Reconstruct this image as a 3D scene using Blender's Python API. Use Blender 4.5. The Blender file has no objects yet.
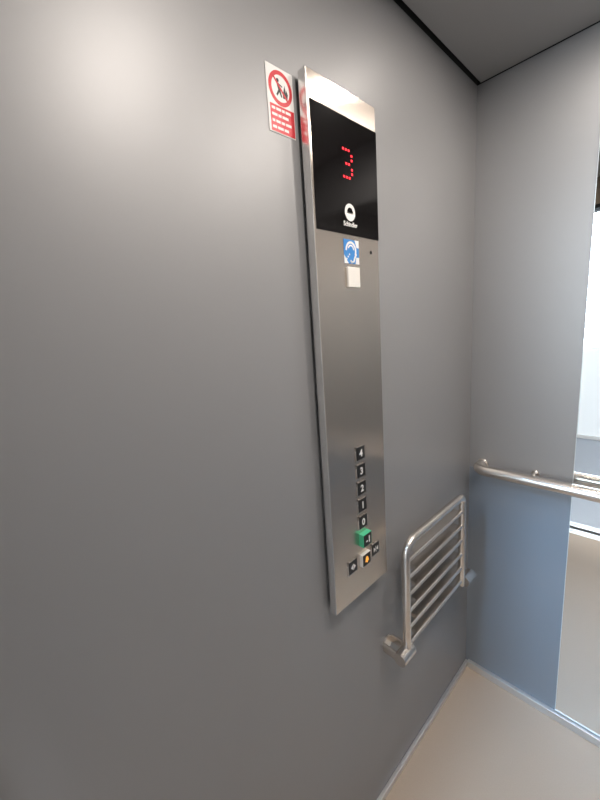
import bpy, bmesh, math
from mathutils import Vector, Matrix
C = bpy.context.scene.collection
PI = math.pi
H = 2.15          # ceiling
W = 1.10          # cabin width
D = 1.40          # cabin depth (door side at y = -D)

# ------------------------------------------------------------------ materials
def mat(name, col, rough=.5, metal=0., spec=.5, emit=None, es=0., coat=0., coatr=.1):
    m = bpy.data.materials.new(name); m.use_nodes = True
    b = m.node_tree.nodes['Principled BSDF']
    b.inputs['Base Color'].default_value = (*col, 1)
    b.inputs['Roughness'].default_value = rough
    b.inputs['Metallic'].default_value = metal
    b.inputs['Specular IOR Level'].default_value = spec
    if coat:
        b.inputs['Coat Weight'].default_value = coat; b.inputs['Coat Roughness'].default_value = coatr
    if emit:
        b.inputs['Emission Color'].default_value = (*emit, 1); b.inputs['Emission Strength'].default_value = es
    return m

def noise_var(m, scale, amount, dims=(1, 1, 1), bump=0., rough_amt=0., detail=4):
    """subtle procedural variation of colour, roughness and relief"""
    nt = m.node_tree; n = nt.nodes; l = nt.links; b = n['Principled BSDF']
    tc = n.new('ShaderNodeTexCoord'); mp = n.new('ShaderNodeMapping'); mp.inputs['Scale'].default_value = dims
    nz = n.new('ShaderNodeTexNoise'); nz.inputs['Scale'].default_value = scale; nz.inputs['Detail'].default_value = detail
    l.new(tc.outputs['Object'], mp.inputs['Vector']); l.new(mp.outputs['Vector'], nz.inputs['Vector'])
    c = b.inputs['Base Color'].default_value[:]
    mix = n.new('ShaderNodeMix'); mix.data_type = 'RGBA'
    mix.inputs['A'].default_value = (c[0]*(1-amount), c[1]*(1-amount), c[2]*(1-amount), 1)
    mix.inputs['B'].default_value = (min(1, c[0]*(1+amount)), min(1, c[1]*(1+amount)), min(1, c[2]*(1+amount)), 1)
    l.new(nz.outputs['Fac'], mix.inputs['Factor']); l.new(mix.outputs['Result'], b.inputs['Base Color'])
    if bump:
        bp = n.new('ShaderNodeBump'); bp.inputs['Strength'].default_value = bump; bp.inputs['Distance'].default_value = .001
        l.new(nz.outputs['Fac'], bp.inputs['Height']); l.new(bp.outputs['Normal'], b.inputs['Normal'])
    if rough_amt:
        r = b.inputs['Roughness'].default_value
        mr = n.new('ShaderNodeMapRange'); mr.inputs['To Min'].default_value = r-rough_amt; mr.inputs['To Max'].default_value = r+rough_amt
        l.new(nz.outputs['Fac'], mr.inputs['Value']); l.new(mr.outputs['Result'], b.inputs['Roughness'])
    return m

M = {}
M['wall'] = noise_var(mat('satin_grey_panel', (.312, .309, .309), .46, .27, .55), 900, .03, bump=.02)
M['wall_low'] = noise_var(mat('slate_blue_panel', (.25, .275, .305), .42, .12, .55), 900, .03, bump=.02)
M['ceil'] = noise_var(mat('dark_satin_metal', (.37, .36, .35), .42, .4), 300, .04)
M['gap'] = mat('black_gap', (.01, .01, .01), .8)
M['floor'] = noise_var(mat('beige_vinyl', (.50, .405, .32), .5, 0, .3), 260, .05, bump=.03)
M['alu'] = noise_var(mat('anodised_aluminium', (.72, .72, .72), .38, .8), 200, .03, dims=(1, 1, 40))
M['steel'] = noise_var(mat('brushed_steel', (.60, .555, .515), .27, 1.), 60, .05, dims=(1, 30, .6), bump=.05, rough_amt=.04)
M['tube'] = noise_var(mat('satin_steel_tube', (.80, .745, .69), .27, 1.), 300, .05, dims=(1, .1, 1))
M['mirror'] = mat('silvered_glass', (.93, .95, .945), .0, 1.)
M['mirror_edge'] = mat('ground_glass_edge', (.78, .82, .82), .3, .3)
M['glass_black'] = mat('black_display_glass', (.005, .004, .004), .12, 0, .22)
M['led'] = mat('red_led', (.3, .01, .01), .4, 0, .5, (1, .015, .03), 2.6)
M['white'] = mat('white_print', (.82, .80, .77), .5)
M['red'] = mat('red_print', (.62, .02, .03), .4)
M['black'] = mat('black_plastic', (.012, .011, .011), .35)
M['green'] = mat('green_plastic', (.07, .50, .26), .4)
M['amber'] = mat('lit_amber_symbol', (.6, .25, .03), .4, 0, .5, (1, .42, .06), .9)
M['ivory'] = mat('ivory_plastic', (.80, .76, .70), .4)
M['blue'] = mat('blue_print', (.03, .22, .58), .4)
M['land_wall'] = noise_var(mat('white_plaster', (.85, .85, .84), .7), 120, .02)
M['land_side'] = noise_var(mat('grey_plaster', (.22, .22, .22), .8), 120, .02)  # kept dark on the unseen landing sides to cut bounced light
M['land_floor'] = noise_var(mat('blue_grey_flooring', (.36, .40, .46), .45), 90, .06)
M['lamp'] = mat('lamp_diffuser', (.9, .9, .9), .5, 0, .5, (1, .86, .72), 12.)
M['transom'] = noise_var(mat('bronze_transom', (.30, .24, .18), .4, .5), 80, .04)
M['sky'] = mat('daylit_window', (.6, .7, .8), .2, 0, .5, (.35, .62, 1.), 12.)  # glow of the strip added high on the landing
M['pane'] = mat('daylit_glass', (.8, .85, .88), .15, 0, .5, (.93, .97, 1.), .35)  # glow of the tall opening added to the far landing wall
M['lightpanel'] = mat('landing_lamp', (.9, .9, .9), .5, 0, .5, (.99, .99, 1.), 110.)  # glow of the added landing fill

# anisotropy for the brushed plate (tangent from its UV map)
def aniso(m, a, rot):
    nt = m.node_tree; b = nt.nodes['Principled BSDF']
    b.inputs['Anisotropic'].default_value = a; b.inputs['Anisotropic Rotation'].default_value = rot
    t = nt.nodes.new('ShaderNodeTangent'); t.direction_type = 'UV_MAP'; t.uv_map = 'UVMap'
    nt.links.new(t.outputs['Tangent'], b.inputs['Tangent'])
M['plate'] = noise_var(mat('brushed_steel_plate', (.69, .61, .535), .26, 1.), 60, .05, dims=(1, 40, .8), bump=.03, rough_amt=.03)
aniso(M['plate'], .88, 0)
M['polished'] = noise_var(mat('polished_steel_edge', (.86, .85, .84), .25, 1.), 60, .03, dims=(1, 1, .4))

# ------------------------------------------------------------------ mesh helpers
def bm_new(): return bmesh.new()
def add_box(bm, x0, x1, y0, y1, z0, z1, bev=0., seg=2):
    t = bmesh.new()
    bmesh.ops.create_cube(t, size=1)
    bmesh.ops.scale(t, vec=(x1-x0, y1-y0, z1-z0), verts=t.verts)
    bmesh.ops.translate(t, vec=((x0+x1)/2, (y0+y1)/2, (z0+z1)/2), verts=t.verts)
    if bev: bmesh.ops.bevel(t, geom=t.edges[:], offset=bev, segments=seg, profile=.5, affect='EDGES')
    merge(bm, t); return bm
def merge(bm, t, mtx=None):
    if mtx is not None: bmesh.ops.transform(t, matrix=mtx, verts=t.verts)
    me = bpy.data.meshes.new('tmp'); t.to_mesh(me); t.free(); bm.from_mesh(me); bpy.data.meshes.remove(me)
def add_tube(bm, pts, r, n=16, cap=True):
    pts = [Vector(p) for p in pts]; rings = []
    up = None
    for i, p in enumerate(pts):
        if i == 0: t = (pts[1]-p).normalized()
        elif i == len(pts)-1: t = (p-pts[i-1]).normalized()
        else: t = ((pts[i+1]-p).normalized()+(p-pts[i-1]).normalized()).normalized()
        if up is None:
            a = Vector((0, 0, 1)) if abs(t.z) < .9 else Vector((1, 0, 0))
            up = (a-t*a.dot(t)).normalized()
        else: up = (up-t*up.dot(t)).normalized()
        s = t.cross(up)
        rings.append([bm.verts.new(p+(up*math.cos(2*PI*k/n)+s*math.sin(2*PI*k/n))*r) for k in range(n)])
    for a, b in zip(rings, rings[1:]):
        for k in range(n): bm.faces.new((a[k], a[(k+1) % n], b[(k+1) % n], b[k]))
    if cap:
        bm.faces.new(rings[0][::-1]); bm.faces.new(rings[-1])
    return bm
def arc(c, u, v, r, a0, a1, n=8):
    c, u, v = Vector(c), Vector(u), Vector(v)
    return [c+u*r*math.cos(a0+(a1-a0)*i/n)+v*r*math.sin(a0+(a1-a0)*i/n) for i in range(n+1)]
def add_lathe(bm, prof, mtx, n=32):
    """prof: (radius, height) along local z; closed with caps"""
    t = bmesh.new(); rings = []
    for r, h in prof: rings.append([t.verts.new((r*math.cos(2*PI*k/n), r*math.sin(2*PI*k/n), h)) for k in range(n)])
    for a, b in zip(rings, rings[1:]):
        for k in range(n): t.faces.new((a[k], a[(k+1) % n], b[(k+1) % n], b[k]))
    t.faces.new(rings[0][::-1]); t.faces.new(rings[-1])
    merge(bm, t, mtx); return bm
def add_prism(bm, outline, h0, h1, mtx):
    t = bmesh.new()
    a = [t.verts.new((x, y, h0)) for x, y in outline]; b = [t.verts.new((x, y, h1)) for x, y in outline]
    n = len(outline)
    for k in range(n): t.faces.new((a[k], a[(k+1) % n], b[(k+1) % n], b[k]))
    t.faces.new(a[::-1]); t.faces.new(b); merge(bm, t, mtx); return bm
def add_ring(bm, ro, ri, h0, h1, mtx, a0=0, a1=2*PI, n=40, sx=1, sy=1):
    t = bmesh.new(); full = abs(a1-a0-2*PI) < 1e-6
    cnt = n if full else n+1; q = []
    for k in range(cnt):
        a = a0+(a1-a0)*k/n; c, s = math.cos(a)*sx, math.sin(a)*sy
        q.append([t.verts.new((ri*c, ri*s, h0)), t.verts.new((ro*c, ro*s, h0)), t.verts.new((ro*c, ro*s, h1)), t.verts.new((ri*c, ri*s, h1))])
    for k in range(n):
        A, B = q[k], q[(k+1) % cnt]
        for i in range(4): t.faces.new((A[i], A[(i+1) % 4], B[(i+1) % 4], B[i]))
    if not full: t.faces.new(q[0]); t.faces.new(q[-1][::-1])
    bmesh.ops.recalc_face_normals(t, faces=t.faces)
    merge(bm, t, mtx); return bm
def obj(name, bm, m, parent=None, smooth=False, origin=None):
    """link a bmesh (world coordinates) as one object; origin: where its origin stands"""
    bmesh.ops.recalc_face_normals(bm, faces=bm.faces)
    base = Vector(parent_world(parent)) if parent else Vector((0, 0, 0))
    o_w = Vector(origin) if origin is not None else (base if parent else Vector((0, 0, 0)))
    bmesh.ops.translate(bm, vec=-o_w, verts=bm.verts)
    uv = bm.loops.layers.uv.new('UVMap')
    for f in bm.faces:
        for lp in f.loops: lp[uv].uv = (lp.vert.co.y+.3*lp.vert.co.x, lp.vert.co.z+.01*lp.vert.co.x)
    me = bpy.data.meshes.new(name); bm.to_mesh(me); bm.free()
    me.materials.append(m)
    if smooth:
        for p in me.polygons: p.use_smooth = True
        try: me.set_sharp_from_angle(angle=math.radians(40))
        except Exception: pass
    o = bpy.data.objects.new(name, me); C.objects.link(o)
    o.location = o_w-base
    if parent: o.parent = parent
    return o
def parent_world(p):
    v = Vector((0, 0, 0))
    while p: v = v+p.location; p = p.parent
    return v
def thing(name, label, cat, loc=(0, 0, 0), group=None):
    o = bpy.data.objects.new(name, None); C.objects.link(o); o.location = loc; o.empty_display_size = .05
    return tag(o, label, cat, group)
def tag(o, label, cat, group=None):
    o['label'] = label; o['category'] = cat
    if group: o['group'] = group
    return o
def struct(name, bm, m, label=None, cat=None, smooth=False):
    o = obj(name, bm, m, smooth=smooth); o['kind'] = 'structure'
    if label: o['label'] = label
    if cat: o['category'] = cat
    return o
def onx(x, y, z):   # local frame on a surface facing +x: local X -> +y, local Y -> +z, local Z -> +x
    return Matrix(((0, 0, 1, x), (1, 0, 0, y), (0, 1, 0, z), (0, 0, 0, 1)))
def add_text(bm, s, size, mtx, bold=0., depth=.0003, sx=1., sy=1.):
    cu = bpy.data.curves.new('txt', 'FONT'); cu.body = s; cu.size = size; cu.align_x = 'CENTER'; cu.align_y = 'CENTER'
    cu.offset = bold; cu.extrude = depth; cu.resolution_u = 4
    o = bpy.data.objects.new('txt', cu); C.objects.link(o)
    dg = bpy.context.evaluated_depsgraph_get(); dg.update()
    me = bpy.data.meshes.new_from_object(o.evaluated_get(dg))
    t = bmesh.new(); t.from_mesh(me)
    if t.verts:
        xs = [v.co.x for v in t.verts]; ys = [v.co.y for v in t.verts]
        bmesh.ops.translate(t, vec=(-(min(xs)+max(xs))/2, -(min(ys)+max(ys))/2, 0), verts=t.verts)
        bmesh.ops.scale(t, vec=(sx, sy, 1), verts=t.verts)
    bpy.data.objects.remove(o); bpy.data.curves.remove(cu); bpy.data.meshes.remove(me)
    merge(bm, t, mtx); return bm

# ------------------------------------------------------------------ the cabin
YD = -D
struct('floor', add_box(bm_new(), 0, W, YD-.005, 0, -.04, 0), M['floor'], 'beige vinyl floor of the lift cabin', 'floor')
struct('wall_left', add_box(bm_new(), -.03, 0, YD, 0.03, -.04, H), M['wall'], 'grey satin panel wall carrying the control panel', 'wall')
struct('wall_back', add_box(bm_new(), 0, W, 0, .03, .888, H), M['wall'], 'grey satin wall with the mirror and handrail', 'wall')
struct('wall_back_lower', add_box(bm_new(), 0, W, 0, .03, -.04, .887), M['wall_low'], 'slate blue lower panel of the back wall below the handrail', 'wall')  # below the handrail the wall has a darker, bluer base colour
struct('wall_right', add_box(bm_new(), W, W+.03, YD, .03, -.04, H+.03), M['wall'], 'grey satin wall facing the control panel', 'wall')
struct('ceiling', add_box(bm_new(), .013, W-.013, YD, -.007, H, H+.02), M['ceil'], 'dark satin metal ceiling', 'ceiling')
tg = bm_new(); add_box(tg, -.03, W+.03, YD-.02, .03, H+.035, H+.06); add_box(tg, -.03, 0, YD, .03, H, H+.035); add_box(tg, 0, W+.03, 0, .03, H, H+.035)
struct('trim_1', tg, M['gap'], 'black shadow gap above the ceiling panel', 'trim')
# door side: two returns and the transom over the opening
DX0, DX1, DZ = .075, .985, 2.0
fr = bm_new(); add_box(fr, -.03, DX0, YD-.07, YD, -.04, H+.03); add_box(fr, DX1, W+.03, YD-.07, YD, -.04, H+.03)
struct('wall_front', fr, M['wall'], 'grey cabin front beside the door opening', 'wall')
struct('trim_2', add_box(bm_new(), DX0, DX1, YD-.07, YD, DZ+.012, H+.03), M['transom'], 'bronze transom over the door opening', 'trim')
struct('trim_3', add_box(bm_new(), DX0, DX1, YD-.065, YD-.004, DZ-.008, DZ+.012), M['gap'], 'black track slot under the transom', 'trim')
# skirting
struct('baseboard_left', add_box(bm_new(), 0, .012, YD, 0, 0, .020, .002), M['alu'], 'thin aluminium skirting along the left wall', 'baseboard')
struct('baseboard_back', add_box(bm_new(), .012, W-.012, -.016, 0, 0, .029, .002), M['alu'], 'thin aluminium skirting along the back wall', 'baseboard')
struct('baseboard_right', add_box(bm_new(), W-.012, W, YD, 0, 0, .020, .002), M['alu'], 'thin aluminium skirting along the right wall', 'baseboard')
# thresholds
s1 = bm_new()
for a, b in ((0, .028), (.034, .064)): add_box(s1, DX0, DX1, YD-.005-b, YD-.005-a, -.03, .001, .001)
struct('trim_4', s1, M['alu'], 'grooved aluminium threshold of the cabin', 'trim')
s2 = bm_new()
for a, b in ((0, .028), (.034, .064)): add_box(s2, DX0, DX1, YD-.105-b, YD-.105-a, -.03, .001, .001)
struct('trim_5', s2, M['alu'], 'grooved aluminium threshold of the landing', 'trim')
struct('trim_6', add_box(bm_new(), DX0-.04, DX1+.04, YD-.171, YD-.002, -.08, -.045), M['gap'], 'dark gap under the thresholds', 'trim')

# ------------------------------------------------------------------ the landing outside the open door
LY0, LY1, LX0, LX1, LH = YD-.17, -3.70, -1.0, 2.2, 3.95
struct('landing_floor', add_box(bm_new(), LX0, LX1, LY1, LY0, -.04, 0), M['land_floor'], 'blue grey floor of the landing', 'floor')
struct('wall_landing_far', add_box(bm_new(), LX0, LX1, LY1-.1, LY1, -.04, LH), M['land_wall'], 'white landing wall facing the lift', 'wall')
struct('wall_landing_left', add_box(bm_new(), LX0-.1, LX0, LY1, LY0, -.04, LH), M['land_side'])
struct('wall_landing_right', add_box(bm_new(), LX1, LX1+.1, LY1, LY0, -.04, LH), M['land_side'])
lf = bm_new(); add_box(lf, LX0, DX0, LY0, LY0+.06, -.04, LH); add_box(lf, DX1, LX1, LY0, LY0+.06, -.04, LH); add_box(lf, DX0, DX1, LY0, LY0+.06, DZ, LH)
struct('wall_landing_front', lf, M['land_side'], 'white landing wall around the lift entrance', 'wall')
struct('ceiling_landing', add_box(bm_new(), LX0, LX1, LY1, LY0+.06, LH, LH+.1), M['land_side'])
wz0, wz1, WX0, WX1 = 3.38, 3.62, -.15, .25  # out-of-view strip light added to throw a cold beam on the back wall
wf = bm_new()
for b in ((WX0, WX1, wz1, wz1+.04), (WX0, WX1, wz0-.04, wz0), (WX0-.04, WX0, wz0-.04, wz1+.04), (WX1, WX1+.04, wz0-.04, wz1+.04)):
    add_box(wf, b[0], b[1], LY1, LY1+.03, b[2], b[3])
win = struct('window_1', wf, M['alu'], 'high strip window lighting the landing', 'window')
obj('pane', add_box(bm_new(), WX0, WX1, LY1, LY1+.012, wz0, wz1), M['sky'], win)
sl = bpy.data.lights.new('window_daylight', 'AREA'); sl.shape = 'RECTANGLE'; sl.size = .4; sl.size_y = .24; sl.spread = math.radians(30)
sl.energy = 5; sl.color = (.32, .62, 1.)
so_ = bpy.data.objects.new('window_daylight', sl); C.objects.link(so_); so_.location = ((WX0+WX1)/2, LY1+.06, (wz0+wz1)/2)
so_.rotation_euler = (Vector((.45, 0, .55))-so_.location).to_track_quat('-Z', 'Y').to_euler()
# tall glowing opening added in the far landing wall to brighten the back wall
VX0, VX1, VZ0, VZ1 = -.24, .26, .045, 2.45
wf = bm_new()
for b in ((VX0, VX1, VZ1, VZ1+.04), (VX0, VX1, VZ0-.04, VZ0), (VX0-.04, VX0, VZ0-.04, VZ1+.04), (VX1, VX1+.04, VZ0-.04, VZ1+.04)):
    add_box(wf, b[0], b[1], LY1, LY1+.03, b[2], b[3])
win2 = struct('window_2', wf, M['land_wall'], 'tall window in the white landing wall facing the lift', 'window')
obj('pane', add_box(bm_new(), VX0, VX1, LY1, LY1+.012, VZ0, VZ1), M['pane'], win2)
sl2 = bpy.data.lights.new('window_daylight', 'AREA'); sl2.shape = 'RECTANGLE'; sl2.size = VX1-VX0; sl2.size_y = 1.4
sl2.spread = math.radians(80); sl2.energy = 11; sl2.color = (.72, .87, 1.)
so2 = bpy.data.objects.new('window_daylight', sl2); C.objects.link(so2); so2.location = ((VX0+VX1)/2, LY1+.04, 1.74)
so2.rotation_euler = (Vector((.45, 0, 1.6))-so2.location).to_track_quat('-Z', 'Y').to_euler()
lamp = thing('wall_lamp', 'long white wall lamp on the landing above the lift entrance', 'lamp', (.6, LY0, 2.5))  # lamp added out of view to whiten the far landing wall
obj('diffuser', add_box(bm_new(), -.2, 1.4, LY0-.11, LY0-.02, 2.47, 2.53, .01), M['lightpanel'], lamp)
obj('housing', add_box(bm_new(), -.21, 1.41, LY0-.025, LY0, 2.46, 2.54, .004), M['alu'], lamp)

# ------------------------------------------------------------------ ceiling downlights
DL = [((.30, -.34), 1.0, 'dim recessed ceiling downlight nearest the control panel and the corner'),
      ((.69, -.40), 7.4, 'bright recessed ceiling downlight nearest the back wall and mirror'),
      ((.58, -.92), 7.0, 'bright recessed ceiling downlight nearest the door')]
first = None
for (x, y), pw, lab in DL:
    if first is None:
        first = t = thing('ceiling_downlight', lab, 'lamp', (x, y, H), 'downlights in the cabin ceiling')
        rb = bm_new(); add_ring(rb, .050, .040, -.003, .0, Matrix.Translation((x, y, H))); obj('trim_ring', rb, M['alu'], t, True)
        obj('diffuser', add_lathe(bm_new(), [(.040, -.0015), (.040, .0)], Matrix.Translation((x, y, H))), M['lamp'], t)
    else:
        t = first.copy(); C.objects.link(t); t.location = (x, y, H); t['label'] = lab
        for ch in list(first.children):
            c = ch.copy(); C.objects.link(c); c.parent = t
    ld = bpy.data.lights.new('downlight', 'AREA'); ld.shape = 'DISK'; ld.size = .08; ld.energy = pw; ld.color = (1, .92, .85)
    lo = bpy.data.objects.new('downlight', ld); C.objects.link(lo); lo.location = (x, y, H-.004)

# ------------------------------------------------------------------ mirror on the back wall
mi = thing('wall_mirror', 'tall frameless mirror on the back wall behind the handrail', 'mirror', (.317, 0, .03))
mb = bm_new(); add_box(mb, .3185, .7835, -.0048, -.0040, .0335, 1.938)
obj('glass', mb, M['mirror'], mi)
eb = bm_new(); add_box(eb, .317, .785, -.0040, 0, .032, 1.94)
obj('edge', eb, M['mirror_edge'], mi)['label'] = 'pale ground edge'

# ------------------------------------------------------------------ handrail
RY, RZ, RR = -.058, .905, .019
hr = thing('handrail', 'round satin steel handrail across the back wall and mirror', 'handrail', (.55, 0, RZ))
xl, xr, cr = .046, W-.046, .034
pts = [(xl, 0, RZ)] + [(xl, -.012, RZ)]
pts = [Vector((xl, -.001, RZ)), Vector((xl, RY+cr, RZ))]
pts += arc((xl+cr, RY+cr, RZ), (-1, 0, 0), (0, -1, 0), cr, 0, PI/2, 10)[1:]
pts += [Vector((W*i/6, RY, RZ)) for i in range(1, 6)]
pts += arc((xr-cr, RY+cr, RZ), (0, -1, 0), (1, 0, 0), cr, 0, PI/2, 10)
pts += [Vector((xr, -.001, RZ))]
obj('rail', add_tube(bm_new(), pts, RR, 28), M['tube'], hr, True)
for x in (.215, W-.215):
    b = bm_new(); add_tube(b, [Vector((x, 0, RZ+.006)), Vector((x, -.018, RZ+.006))]+arc((x, -.018, RZ+.0), (0, 0, 1), (0, -1, 0), .006, 0, PI/3, 4)+[Vector((x, RY+.008, RZ))], .007, 12)
    br = obj('bracket', b, M['tube'], hr, True, origin=(x, 0, RZ))
    obj('flange', add_lathe(bm_new(), [(.012, 0), (.012, .003), (.011, .004)], Matrix.Translation((x, 0, RZ+.006)) @ Matrix.Rotation(PI/2, 4, 'X')), M['tube'], br, True)
for x in (xl, xr):
    obj('end_flange', add_lathe(bm_new(), [(.0215, 0), (.0215, .003), (.0205, .004)], Matrix.Translation((x, 0, RZ)) @ Matrix.Rotation(PI/2, 4, 'X')), M['tube'], hr, True)

# ------------------------------------------------------------------ folded tip-up seat
SX, SY0, SY1 = .060, -.562, -.205
SZ0, SZ1 = .545, .862
fs = thing('folding_seat', 'steel slatted tip up seat folded against the left wall under the handrail height', 'seat', (0, (SY0+SY1)/2, .53))
fs['label'] = 'steel slatted tip-up seat folded flat against the left wall'
cr = .045
pts = [Vector((SX, SY0, .53)), Vector((SX, SY0, SZ1-cr))]
pts += arc((SX, SY0+cr, SZ1-cr), (0, -1, 0), (0, 0, 1), cr, 0, PI/2, 10)[1:]
pts += arc((SX, SY1-.022, SZ1-.022), (0, 0, 1), (0, 1, 0), .022, 0, PI/2, 8)
pts += [Vector((SX, SY1, .53))]
obj('frame', add_tube(bm_new(), pts, .0115, 20), M['tube'], fs, True)
for k in range(6):
    z = .808-.0522*k
    ol = []
    for cx, a0 in ((SX+.001, -PI/2), (SX-.036, PI/2)):      # flat bar with rounded edges: 12 mm high, 49 mm deep
        ol += [(cx+.006*math.cos(a0+PI*i/6), .006*math.sin(a0+PI*i/6)) for i in range(7)]
    sb = add_prism(bm_new(), ol, SY0+.055, SY1-.014, Matrix(((1, 0, 0, 0), (0, 0, 1, 0), (0, 1, 0, z), (0, 0, 0, 1))))
    add_tube(sb, [Vector((SX+.001, SY0+.002, z)), Vector((SX+.001, SY0+.0551, z))], .006, 12)
    add_tube(sb, [Vector((SX+.001, SY1-.0141, z))]+arc((SX+.001, SY1-.014, z+.014), (0, 0, -1), (0, 1, 0), .014, 0, PI/2, 6), .006, 12)
    obj('slat', sb, M['tube'], fs, True)
for s, y in ((-1, SY0-.012), (1, SY1+.052)):
    hb = bm_new()
    add_tube(hb, [(SX, y-.029, .527), (SX, y+.029, .527)], .0185, 24)
    hg = obj('hinge', hb, M['tube'], fs, True)
    bb = bm_new()
    add_box(bb, .004, SX, y-.026, y-.018, .514, .540, .002); obj('bracket', bb, M['tube'], hg)
    bb = bm_new(); add_box(bb, .004, SX, y+.018, y+.026, .514, .540, .002); obj('bracket', bb, M['tube'], hg)
    obj('flange', add_lathe(bm_new(), [(.022, 0), (.022, .003), (.020, .005)], Matrix.Translation((0, y, .527)) @ Matrix.Rotation(PI/2, 4, 'Y')), M['tube'], hg, True)
    obj('stop_bolt', add_tube(bm_new(), [(.004, y, .509), (.045, y, .511)], .004, 12), M['tube'], hg, True)

# ------------------------------------------------------------------ the car operating panel
PX, PY0, PY1, PZ0, PZ1 = .0283, -.8088, -.6031, .7877, 1.8845
cp = thing('control_panel', 'tall brushed steel control panel with black display and floor buttons', 'control panel', (0, (PY0+PY1)/2, PZ0))
obj('housing', add_box(bm_new(), -.001, .010, PY0+.012, PY1-.012, PZ0+.012, PZ1-.012), M['gap'], cp)['label'] = 'dark backing of the panel'
obj('faceplate', add_box(bm_new(), PX-.003, PX, PY0+.0012, PY1-.0012, PZ0+.0012, PZ1-.0012, .0008, 2), M['plate'], cp)
sb = bm_new()   # the folded sides of the plate: a closed shallow tray
for a in ((.009, PX-.0008, PY0, PY0+.0035, PZ0, PZ1), (.009, PX-.0008, PY1-.0035, PY1, PZ0, PZ1)): add_box(sb, *a, .0008, 2)
for a in ((.009, PX-.0008, PY0+.0035, PY1-.0035, PZ0, PZ0+.0035), (.009, PX-.0008, PY0+.0035, PY1-.0035, PZ1-.0035, PZ1)): add_box(sb, *a, .0008, 2)
obj('folded_edge', sb, M['polished'], cp)['label'] = 'polished folded edge'
obj('backing', add_box(bm_new(), .0085, .012, PY0+.0036, PY1-.0036, PZ0+.0036, PZ1-.0036), M['gap'], cp)
# display
dp = obj('display', add_box(bm_new(), PX-.001, PX+.0012, -.803, -.6035, 1.621, 1.837, .0006, 1), M['glass_black'], cp)
dx = PX+.0012
pat = ['XXX.', '...X', '...X', '.XX.', '...X', '...X', 'XXX.']
lb = bm_new()
for r_, row in enumerate(pat):
    for c_, ch in enumerate(row):
        if ch == 'X':
            add_box(lb, dx, dx+.0004, -.7165+c_*.0085-.0023, -.7165+c_*.0085+.0023, 1.778-r_*.0083-.0020, 1.778-r_*.0083+.0020)
obj('floor_numeral', lb, M['led'], dp)['label'] = 'glowing red number 3'
lg = bm_new()
lm = onx(dx, -.7025, 1.664)
add_ring(lg, .0165, .0092, 0, .0004, lm, n=36)
add_prism(lg, [(.0094*math.cos(PI+PI*k/12+a_), .0094*math.sin(PI+PI*k/12+a_)) for a_, ks in ((0, range(13)),) for k in ks]+[(.0094, -.0022), (-.0094, -.0022)], 0, .00041, lm)
obj('emblem', lg, M['white'], dp)['label'] = 'white round emblem'
wt = bm_new(); add_text(wt, 'Schindler', .0125, onx(dx+.0001, -.702, 1.6415), bold=.0003, sx=.95)
obj('lettering', wt, M['white'], dp)['label'] = 'small white lettering'
# hearing-loop sticker
st = obj('sticker', add_box(bm_new(), PX, PX+.0005, -.726, -.677, 1.565, 1.612), M['blue'], cp); st['label'] = 'blue sticker with a white ear'
em = onx(PX+.0005, -.7015, 1.5885)
eb = bm_new()
add_ring(eb, .0185, .0140, 0, .0003, em @ Matrix.Translation((-.002, .002, 0)), a0=-.5, a1=PI*1.0, n=24, sx=.95, sy=1.0)
add_ring(eb, .0100, .0070, 0, .0003, em @ Matrix.Translation((-.002, .004, 0)), a0=0, a1=PI*.9, n=16)
add_tube(eb, [em @ Vector((.0145, -.004, 0)), em @ Vector((.009, -.012, 0)), em @ Vector((.006, -.019, 0)), em @ Vector((-.001, -.021, 0)), em @ Vector((-.005, -.017, 0))], .0020, 8)
for k in range(4): add_lathe(eb, [(.0018, 0), (.0018, .0003)], em @ Matrix.Translation((-.021+.0045*k, -.019+.0045*k, 0)), 10)
add_prism(eb, [(-.0245, -.0235), (-.011, -.0235), (-.0245, -.007)], 0, .0002, em)
add_prism(eb, [(.011, .0235), (.0245, .0235), (.0245, .009), (.017, .009)], 0, .0002, em)
add_prism(eb, [(.012, -.0235), (.0245, -.0235), (.0245, -.010), (.015, -.010)], 0, .0002, em)
obj('ear_symbol', eb, M['white'], st)
kr = obj('card_reader', add_box(bm_new(), PX-.001, PX+.005, -.7205, -.681, 1.517, 1.558, .0015), M['ivory'], cp); kr['label'] = 'ivory square reader plate'
obj('microphone_hole', add_lathe(bm_new(), [(.0035, 0), (.0035, .0004)], onx(PX, -.633, 1.593), 16), M['gap'], cp)
# buttons
def button(y, z, draw, collar=None, out=.003, sym='white', size=.0152, nm=None):
    x0 = PX
    b = bm_new(); add_box(b, x0-.001, x0+out, y-size, y+size, z-size, z+size, .0012)
    f = obj('button', b, M['black'], cp, origin=(x0, y, z))
    if nm: f['label'] = nm
    if collar:
        cb = bm_new(); add_box(cb, x0-.0005, x0+out-.0006, y-size-.0008, y+size+.0008, z-size-.0008, z+size+.0008, .0006)
        obj('collar', cb, M[collar], f)['label'] = ('green' if collar == 'green' else 'pale') + ' raised surround'
    else:
        rb = bm_new()
        for a in ((y-size-.0018, y+size+.0018, z+size+.0002, z+size+.0018), (y-size-.0018, y+size+.0018, z-size-.0018, z-size-.0002),
                  (y-size-.0018, y-size-.0002, z-size-.0018, z+size+.0018), (y+size+.0002, y+size+.0018, z-size-.0018, z+size+.0018)):
            add_box(rb, x0-.0005, x0+.0022, *a)
        obj('rim', rb, M['steel'], f)
    s = bm_new(); draw(s, onx(x0+out, y, z)); so = obj('symbol', s, M[sym], f)
    return f
def num(t): return lambda b, m: add_text(b, t, .0225, m, bold=.0007, depth=.0004)
for k, t in enumerate('43210'):
    button(-.7005, 1.150-.043*k, num(t), nm='black button marked '+t)
button(-.7005, .9350, num('-1'), collar='green', out=.014, nm='black button marked -1 in a green surround')
def tri(b, m, x, d):
    add_prism(b, [(x-d*.0035, .0065), (x-d*.0035, -.0065), (x+d*.0035, 0)], 0, .0004, m)
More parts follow.
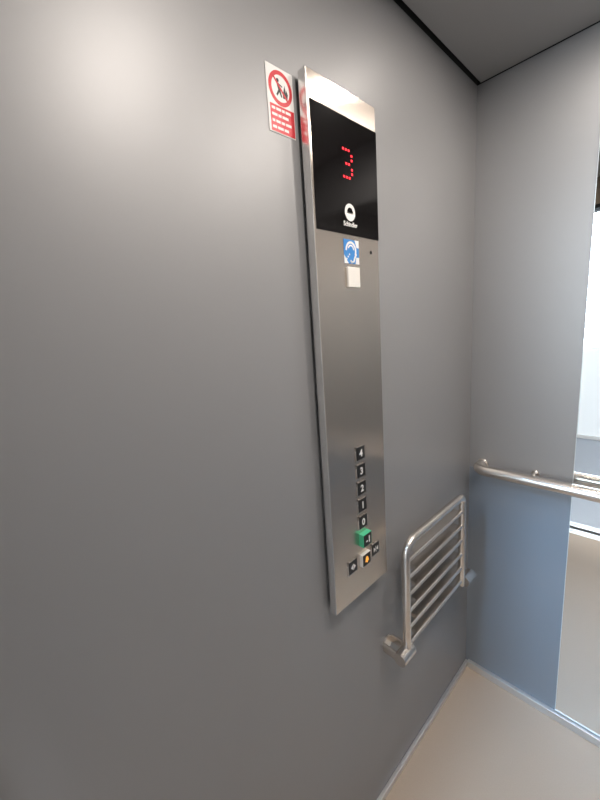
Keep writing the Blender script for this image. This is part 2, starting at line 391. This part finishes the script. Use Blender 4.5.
def opening(b, m):
    tri(b, m, -.0055, -1); tri(b, m, .0055, 1)
    add_prism(b, [(-.0009, -.008), (.0009, -.008), (.0009, .008), (-.0009, .008)], 0, .0004, m)
def closing(b, m):
    tri(b, m, -.0055, 1); tri(b, m, .0055, -1)
    add_prism(b, [(-.0009, -.008), (.0009, -.008), (.0009, .008), (-.0009, .008)], 0, .0004, m)
def bell(b, m):
    add_prism(b, [(-.0075, -.0045), (.0075, -.0045), (.0055, -.0015), (.005, .003), (.003, .0068), (.001, .008), (-.001, .008), (-.003, .0068), (-.005, .003), (-.0055, -.0015)], 0, .0004, m)
    add_lathe(b, [(.002, 0), (.002, .0004)], m @ Matrix.Translation((0, -.0066, 0)), 12)
button(-.7460, .8810, opening, nm='black door opening button')
button(-.7005, .8800, bell, collar='ivory', out=.009, sym='amber', nm='black alarm button with amber bell')
button(-.6550, .8830, closing, nm='black door closing button')

# ------------------------------------------------------------------ prohibition sign on the left wall
sg = thing('warning_sign', 'small white and red prohibition sign on the left wall beside the control panel', 'sign', (0, -.846, 1.776))
obj('plate', add_box(bm_new(), 0, .0012, -.876, -.8155, 1.776, 1.8785), M['white'], sg)
sm = onx(.0012, -.8450, 1.8475)
rb = bm_new(); add_ring(rb, (.0268), .0205, 0, .0003, sm, n=40)
a = math.radians(135); ca, sa = math.cos(a), math.sin(a)
L, w = .0218, .0018
add_prism(rb, [(ca*L-sa*w, sa*L+ca*w), (-ca*L-sa*w, -sa*L+ca*w), (-ca*L+sa*w, -sa*L-ca*w), (ca*L+sa*w, sa*L-ca*w)], 0, .0003, sm)
obj('prohibition_ring', rb, M['red'], sg)
pb = bm_new()   # a running figure beside flames
add_lathe(pb, [(.0030, 0), (.0030, .0002)], sm @ Matrix.Translation((-.006, .0115, 0)), 12)
for q in ([(-.009, .008), (-.004, .0085), (-.001, -.001), (-.005, -.003)], [(-.005, -.003), (-.001, -.001), (.003, -.012), (.0005, -.013)],
          [(-.005, -.002), (-.002, -.004), (-.008, -.013), (-.0105, -.011)], [(-.004, .0075), (-.0035, .0055), (.004, .003), (.0045, .005)]):
    add_prism(pb, q, 0, .0002, sm)
add_prism(pb, [(.005, -.013), (.015, -.012), (.0165, -.004), (.013, .002), (.012, -.003), (.0095, .008), (.007, .000), (.006, -.004), (.0045, -.008)], 0, .0002, sm)
obj('pictogram', pb, M['black'], sg)
rp = obj('red_panel', add_box(bm_new(), .0012, .0015, -.8715, -.8165, 1.7775, 1.8195), M['red'], sg)
tb = bm_new()
rows = [[.008, .011, .006, .012], [.012, .007, .014], [.006, .010, .008, .013], [.009, .013, .010]]
for i, row in enumerate(rows):
    y = -.8685; z = 1.8135-.0097*i
    for wd in row:
        add_box(tb, .0015, .0017, y, y+wd, z-.0021, z+.0021); y += wd+.0022
obj('text_line', tb, M['white'], rp)

# ------------------------------------------------------------------ world and camera
wld = bpy.data.worlds.new('World'); bpy.context.scene.world = wld; wld.use_nodes = True
wld.node_tree.nodes['Background'].inputs[0].default_value = (.6, .7, .8, 1); wld.node_tree.nodes['Background'].inputs[1].default_value = .1
cam = bpy.data.cameras.new('Camera'); co = bpy.data.objects.new('Camera', cam); C.objects.link(co)
f_px, yaw, pitch, roll = 359.0462, -.8264, -.1898, -.0711
cam.sensor_fit = 'VERTICAL'; cam.sensor_height = 36; cam.lens = f_px*36/800; cam.clip_start = .01
fw = Vector((math.sin(yaw)*math.cos(pitch), math.cos(yaw)*math.cos(pitch), math.sin(pitch)))
r = fw.cross(Vector((0, 0, 1))).normalized(); u = r.cross(fw)
r2 = r*math.cos(roll)+u*math.sin(roll); u2 = -r*math.sin(roll)+u*math.cos(roll)
mw = Matrix((r2, u2, -fw)).transposed().to_4x4(); mw.translation = Vector((.5214, -1.3303, 1.4355))
co.matrix_world = mw
sc = bpy.context.scene; sc.camera = co
vs = sc.view_settings; vs.view_transform = 'Standard'; vs.look = 'None'; vs.exposure = 0; vs.gamma = 1; vs.use_curve_mapping = False
